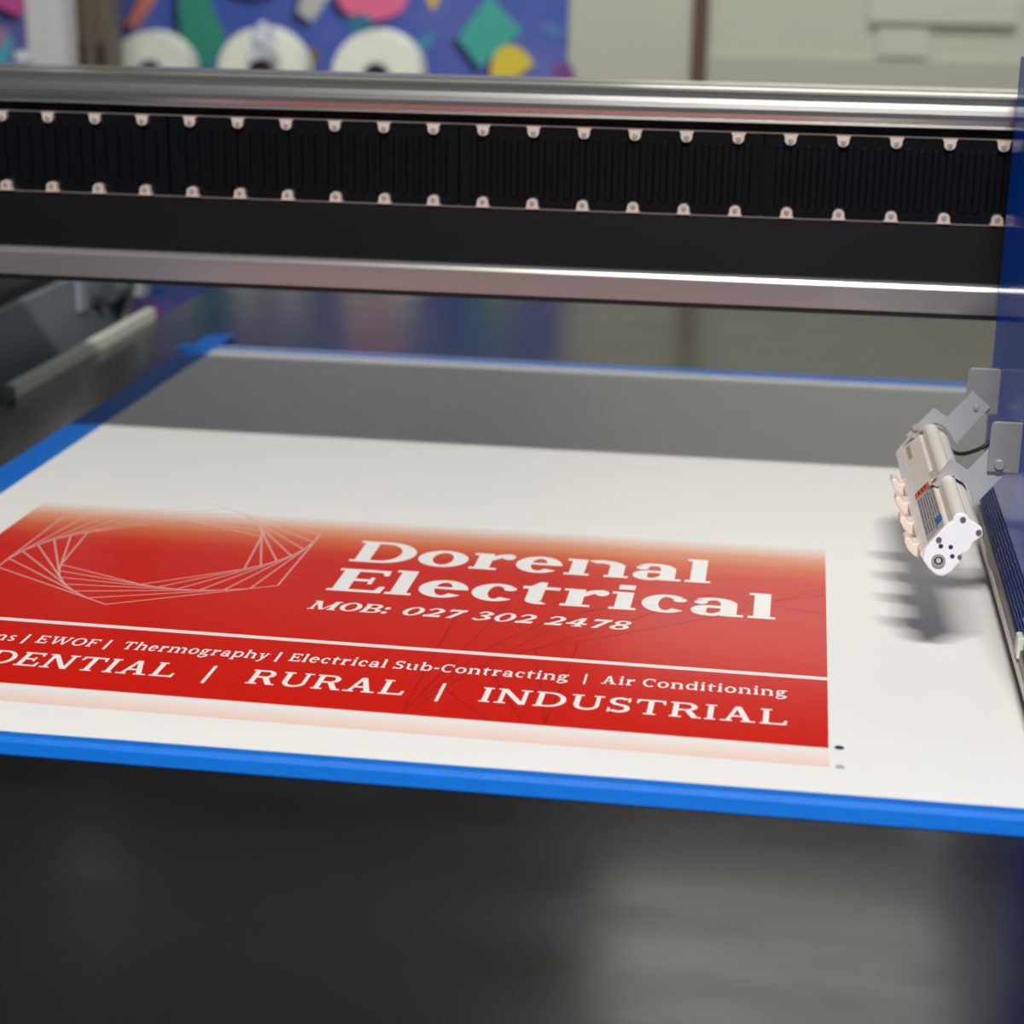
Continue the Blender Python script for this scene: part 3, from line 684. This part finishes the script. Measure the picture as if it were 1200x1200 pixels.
# vent slots in rows along the lower side
vb = bmesh.new(); box(vb, -.0004, -.0115, -.0016, .0, .0115, .0016); vs0 = bm_obj('vent_slot', vb, SLOT, None, bevel=0)
first_slot = True
for r_ in range(6):
    z = .0405 + r_ * .0065
    y = 1.262 + (0 if r_ % 2 else .0135)
    while y < 1.60:
        s = vs0 if first_slot else vs0.copy()
        if not first_slot: COL.objects.link(s)
        first_slot = False
        s.location = (CX - .0002, y, z + .0); adopt(s, side); y += .027
# bracket plates (sheet metal, facing the camera)
YN, YF = 1.365, 1.535
def plate(Y, tl, br, name, corners, thick=.003):
    a, b = at(*tl, 'y', Y), at(*br, 'y', Y)
    pts = rrect(a.x, b.z, b.x, a.z, .0045, corners)
    return bm_obj(name, prism(bmesh.new(), [(x, Y, z) for x, z in pts], (0, thick, 0)), STEEL, car, bevel=.0005)
fp = plate(YF, (1135, 431), (1171, 486), 'mounting_plate', (0, 0, 1, 1))
a, b = at(1162.5, 494, 'y', YN), at(1163, 553, 'y', YN)
pts = rrect(a.x, b.z, CX + .012, a.z, .004, (0, 0, 0, 1))
npl = bm_obj('mounting_plate', prism(bmesh.new(), [(x, YN, z) for x, z in pts], (0, .003, 0)), STEEL, car, bevel=.0005)
def arm(Y, px, thick=.0025):
    return bm_obj('bracket_arm', prism(bmesh.new(), [at(x, y, 'y', Y) for x, y in px], (0, thick, 0)), mat('light_zinc', (178, 180, 184), .4, metal=.3), car, bevel=.0004)
near = arm(YN + .0035, [(1091, 567), (1115, 538), (1134, 551), (1165, 519), (1185, 548), (1141, 594), (1137, 578), (1133, 570), (1127, 562), (1119, 558), (1110, 559), (1104, 563), (1102, 569), (1098, 571)])
far = arm(YF - .003, [(1061, 511), (1094, 478), (1110, 489), (1140, 459), (1161, 477), (1121, 521), (1117, 515), (1113, 507), (1107, 500), (1098, 496), (1090, 496), (1084, 500), (1083, 505), (1079, 505), (1072, 514)])
def scr(px, Y, r, par):
    p = at(*px, 'y', Y); o = bm_obj('screw', screw_bm(r, r * .7), SCREW, par, loc=p); return o
scr((1171, 544.5), YN - .0001, .0040, npl); scr((1144, 478), YF - .0032, .0024, far)
# cable
tube('cable', [at(1108, 522, 'y', 1.50), at(1120, 531, 'y', 1.49), at(1140, 529, 'y', 1.48), at(1158, 520, 'y', 1.48), at(1172, 507, 'y', 1.485)], .0016, RUB, car)

# ionizer bar: cross-section at the near end, long axis running away from the camera
YE = 1.27
dax = (CF * FPX + CR * (912 - 600) - CU * (-45 - 600)); dax = dax / dax.y
cap = [(1081, 656), (1083.5, 644), (1089, 637), (1110, 614), (1117, 610.5), (1117, 606), (1121, 602.5), (1128, 601.5), (1133.5, 603.5), (1136, 608.5), (1144, 613.5), (1151, 619), (1152, 628), (1141, 636), (1136, 646), (1127, 649.5), (1126, 658), (1115, 670), (1105, 675.5), (1097, 674), (1088, 666)]
bar = bm_obj('ionizer_bar', prism(bmesh.new(), [at(x, y, 'y', YE) for x, y in
    [(1082, 657), (1078, 650), (1087.5, 637.5), (1108.5, 616), (1112, 618), (1116.5, 614), (1114, 612.5), (1134, 612), (1138, 612), (1145, 616), (1150, 622), (1150, 628), (1124, 652), (1105, 674), (1090, 668)]],
    dax * .285), CREAMB, car, bevel=.0008)
bar['label'] = 'ivory ionizer bar with white end cap, slanting beside the carriage'
b2 = bmesh.new(); c = at(1125.5, 611, 'y', YE)
cyl(b2, c, dax, .0060, .283, 24); bm_obj('round_tube', b2, CREAMT, bar, smooth=False)
e_ = bm_obj('end_cap', prism(bmesh.new(), [at(x, y, 'y', YE - .0035) for x, y in cap], (0, .0034, 0)), CAPW, bar, bevel=.0010)
def disc(name, px, r, m_, Y, h=.0004, hole=0):
    return bm_obj(name, cyl(bmesh.new(), at(*px, 'y', Y), (0, -1, 0), r, h, 22, hole=hole), m_, bar)
YC = YE - .0035
disc('connector_socket', (1099.7, 656.5), .0048, SCREW, YC, .0016, hole=.0030); disc('socket_core', (1099.7, 656.5), .0018, STEELL, YC, .0012); disc('socket_well', (1099.7, 656.5), .0033, DARK, YC, .0002)
GS = mat('grey_screw', (120, 118, 128), .4, metal=.5)
for px, r in (((1128.5, 608.8), .0020), ((1147, 624), .0020), ((1100.2, 632.5), .0020), ((1124.5, 652.5), .0015)): disc('screw', px, r, GS, YC, .0008)
HOL = mat('indicator_hole', (48, 44, 84), .5)
for px in ((1102.5, 640), (1114.2, 641), (1116, 651.8)): disc('hole', px, .0016, HOL, YC, .0003)
# left lighter edge strip, stickers
def onface(p1, p2, s0, s1, lift=.0006):
    """rectangle on the bar face between section points p1-p2, from distance s0 to s1 along the bar"""
    A, B = at(*p1, 'y', YE), at(*p2, 'y', YE); n_ = (B - A).cross(dax).normalized()
    if n_.z < 0: n_ = -n_
    up = n_ * lift
    return [A + dax * s0 + up, B + dax * s0 + up, B + dax * s1 + up, A + dax * s1 + up]
def sticker(name, p1, p2, s0, s1, m_, lift):
    q = onface(p1, p2, s0, s1, lift); n_ = (q[1] - q[0]).cross(q[3] - q[0]).normalized()
    return bm_obj(name, prism(bmesh.new(), q, -n_ * .0002 if n_.z > 0 else n_ * .0002), m_, bar)
sticker('spec_sticker', (1088, 636.5), (1107, 617.5), .004, .112, mat('silver_sticker', (176, 172, 168), .4), .0004)
for k in range(7):
    f = k / 7 + .06; A = (1088 + 19 * f, 636.5 - 19 * f); B = (A[0] + 1.0, A[1] - 1.0)
    s0_ = .008 + random.uniform(0, .012)
    while s0_ < .098:
        L_ = random.uniform(.008, .03); sticker('printed_line', A, B, s0_, min(s0_ + L_, .104), mat('sticker_grey_print', (112, 110, 112), .5), .0007); s0_ += L_ + .003
sticker('orange_sticker', (1087, 637.5), (1104, 620.5), .113, .126, mat('orange_sticker_ink', (226, 96, 34), .45), .0004)
for k in range(3):
    f = .25 + k * .22; sticker('printed_mark', (1087 + 17 * f, 637.5 - 17 * f), (1087 + 17 * (f + .1), 637.5 - 17 * (f + .1)), .1145, .1245, mat('dark_sticker_print', (120, 44, 26), .5), .0008)
sticker('blue_sticker', (1101, 623.5), (1107.5, 617), .016, .031, mat('blue_sticker_ink', (44, 98, 176), .45), .0008)
sticker('yellow_sticker', (1091, 633.5), (1095, 629.5), .222, .262, mat('olive_sticker_ink', (168, 160, 100), .45), .0004)
sticker('edge_rail', (1078.6, 649), (1087, 638.2), 0, .284, mat('pale_edge_rail', (236, 233, 228), .4), .0003)
# nozzles on the lower left edge
def nozzle(s):
    base = at(1081, 652, 'y', YE) + dax * s
    prof = [(.001, -.0075), (-.0035, -.0070), (-.0085, -.0025), (-.0115, .0030), (-.0118, .0062), (-.0095, .0074), (-.0072, .0058), (-.0050, .0026), (-.0022, .0030), (.0, .0045)]
    pts = [base + Vector((x * 1.0, 0, z * 1.0)) for x, z in prof]
    return bm_obj('nozzle', prism(bmesh.new(), pts, dax * .016), mat('ivory_nozzle', (226, 212, 196), .4), bar, bevel=.0010)
for k in range(4): nozzle(.020 + k * .053)
for px, Y in (((1095, 548.5 - 0), YN + .0), ):
    pass
# clamp screws holding the arms to the bar
for px, Y in (((1093.5, 549 + 7), YN + .0020), ((1073, 500), YF - .004)):
    disc('screw', px, .0030, SCREW, Y, .002)
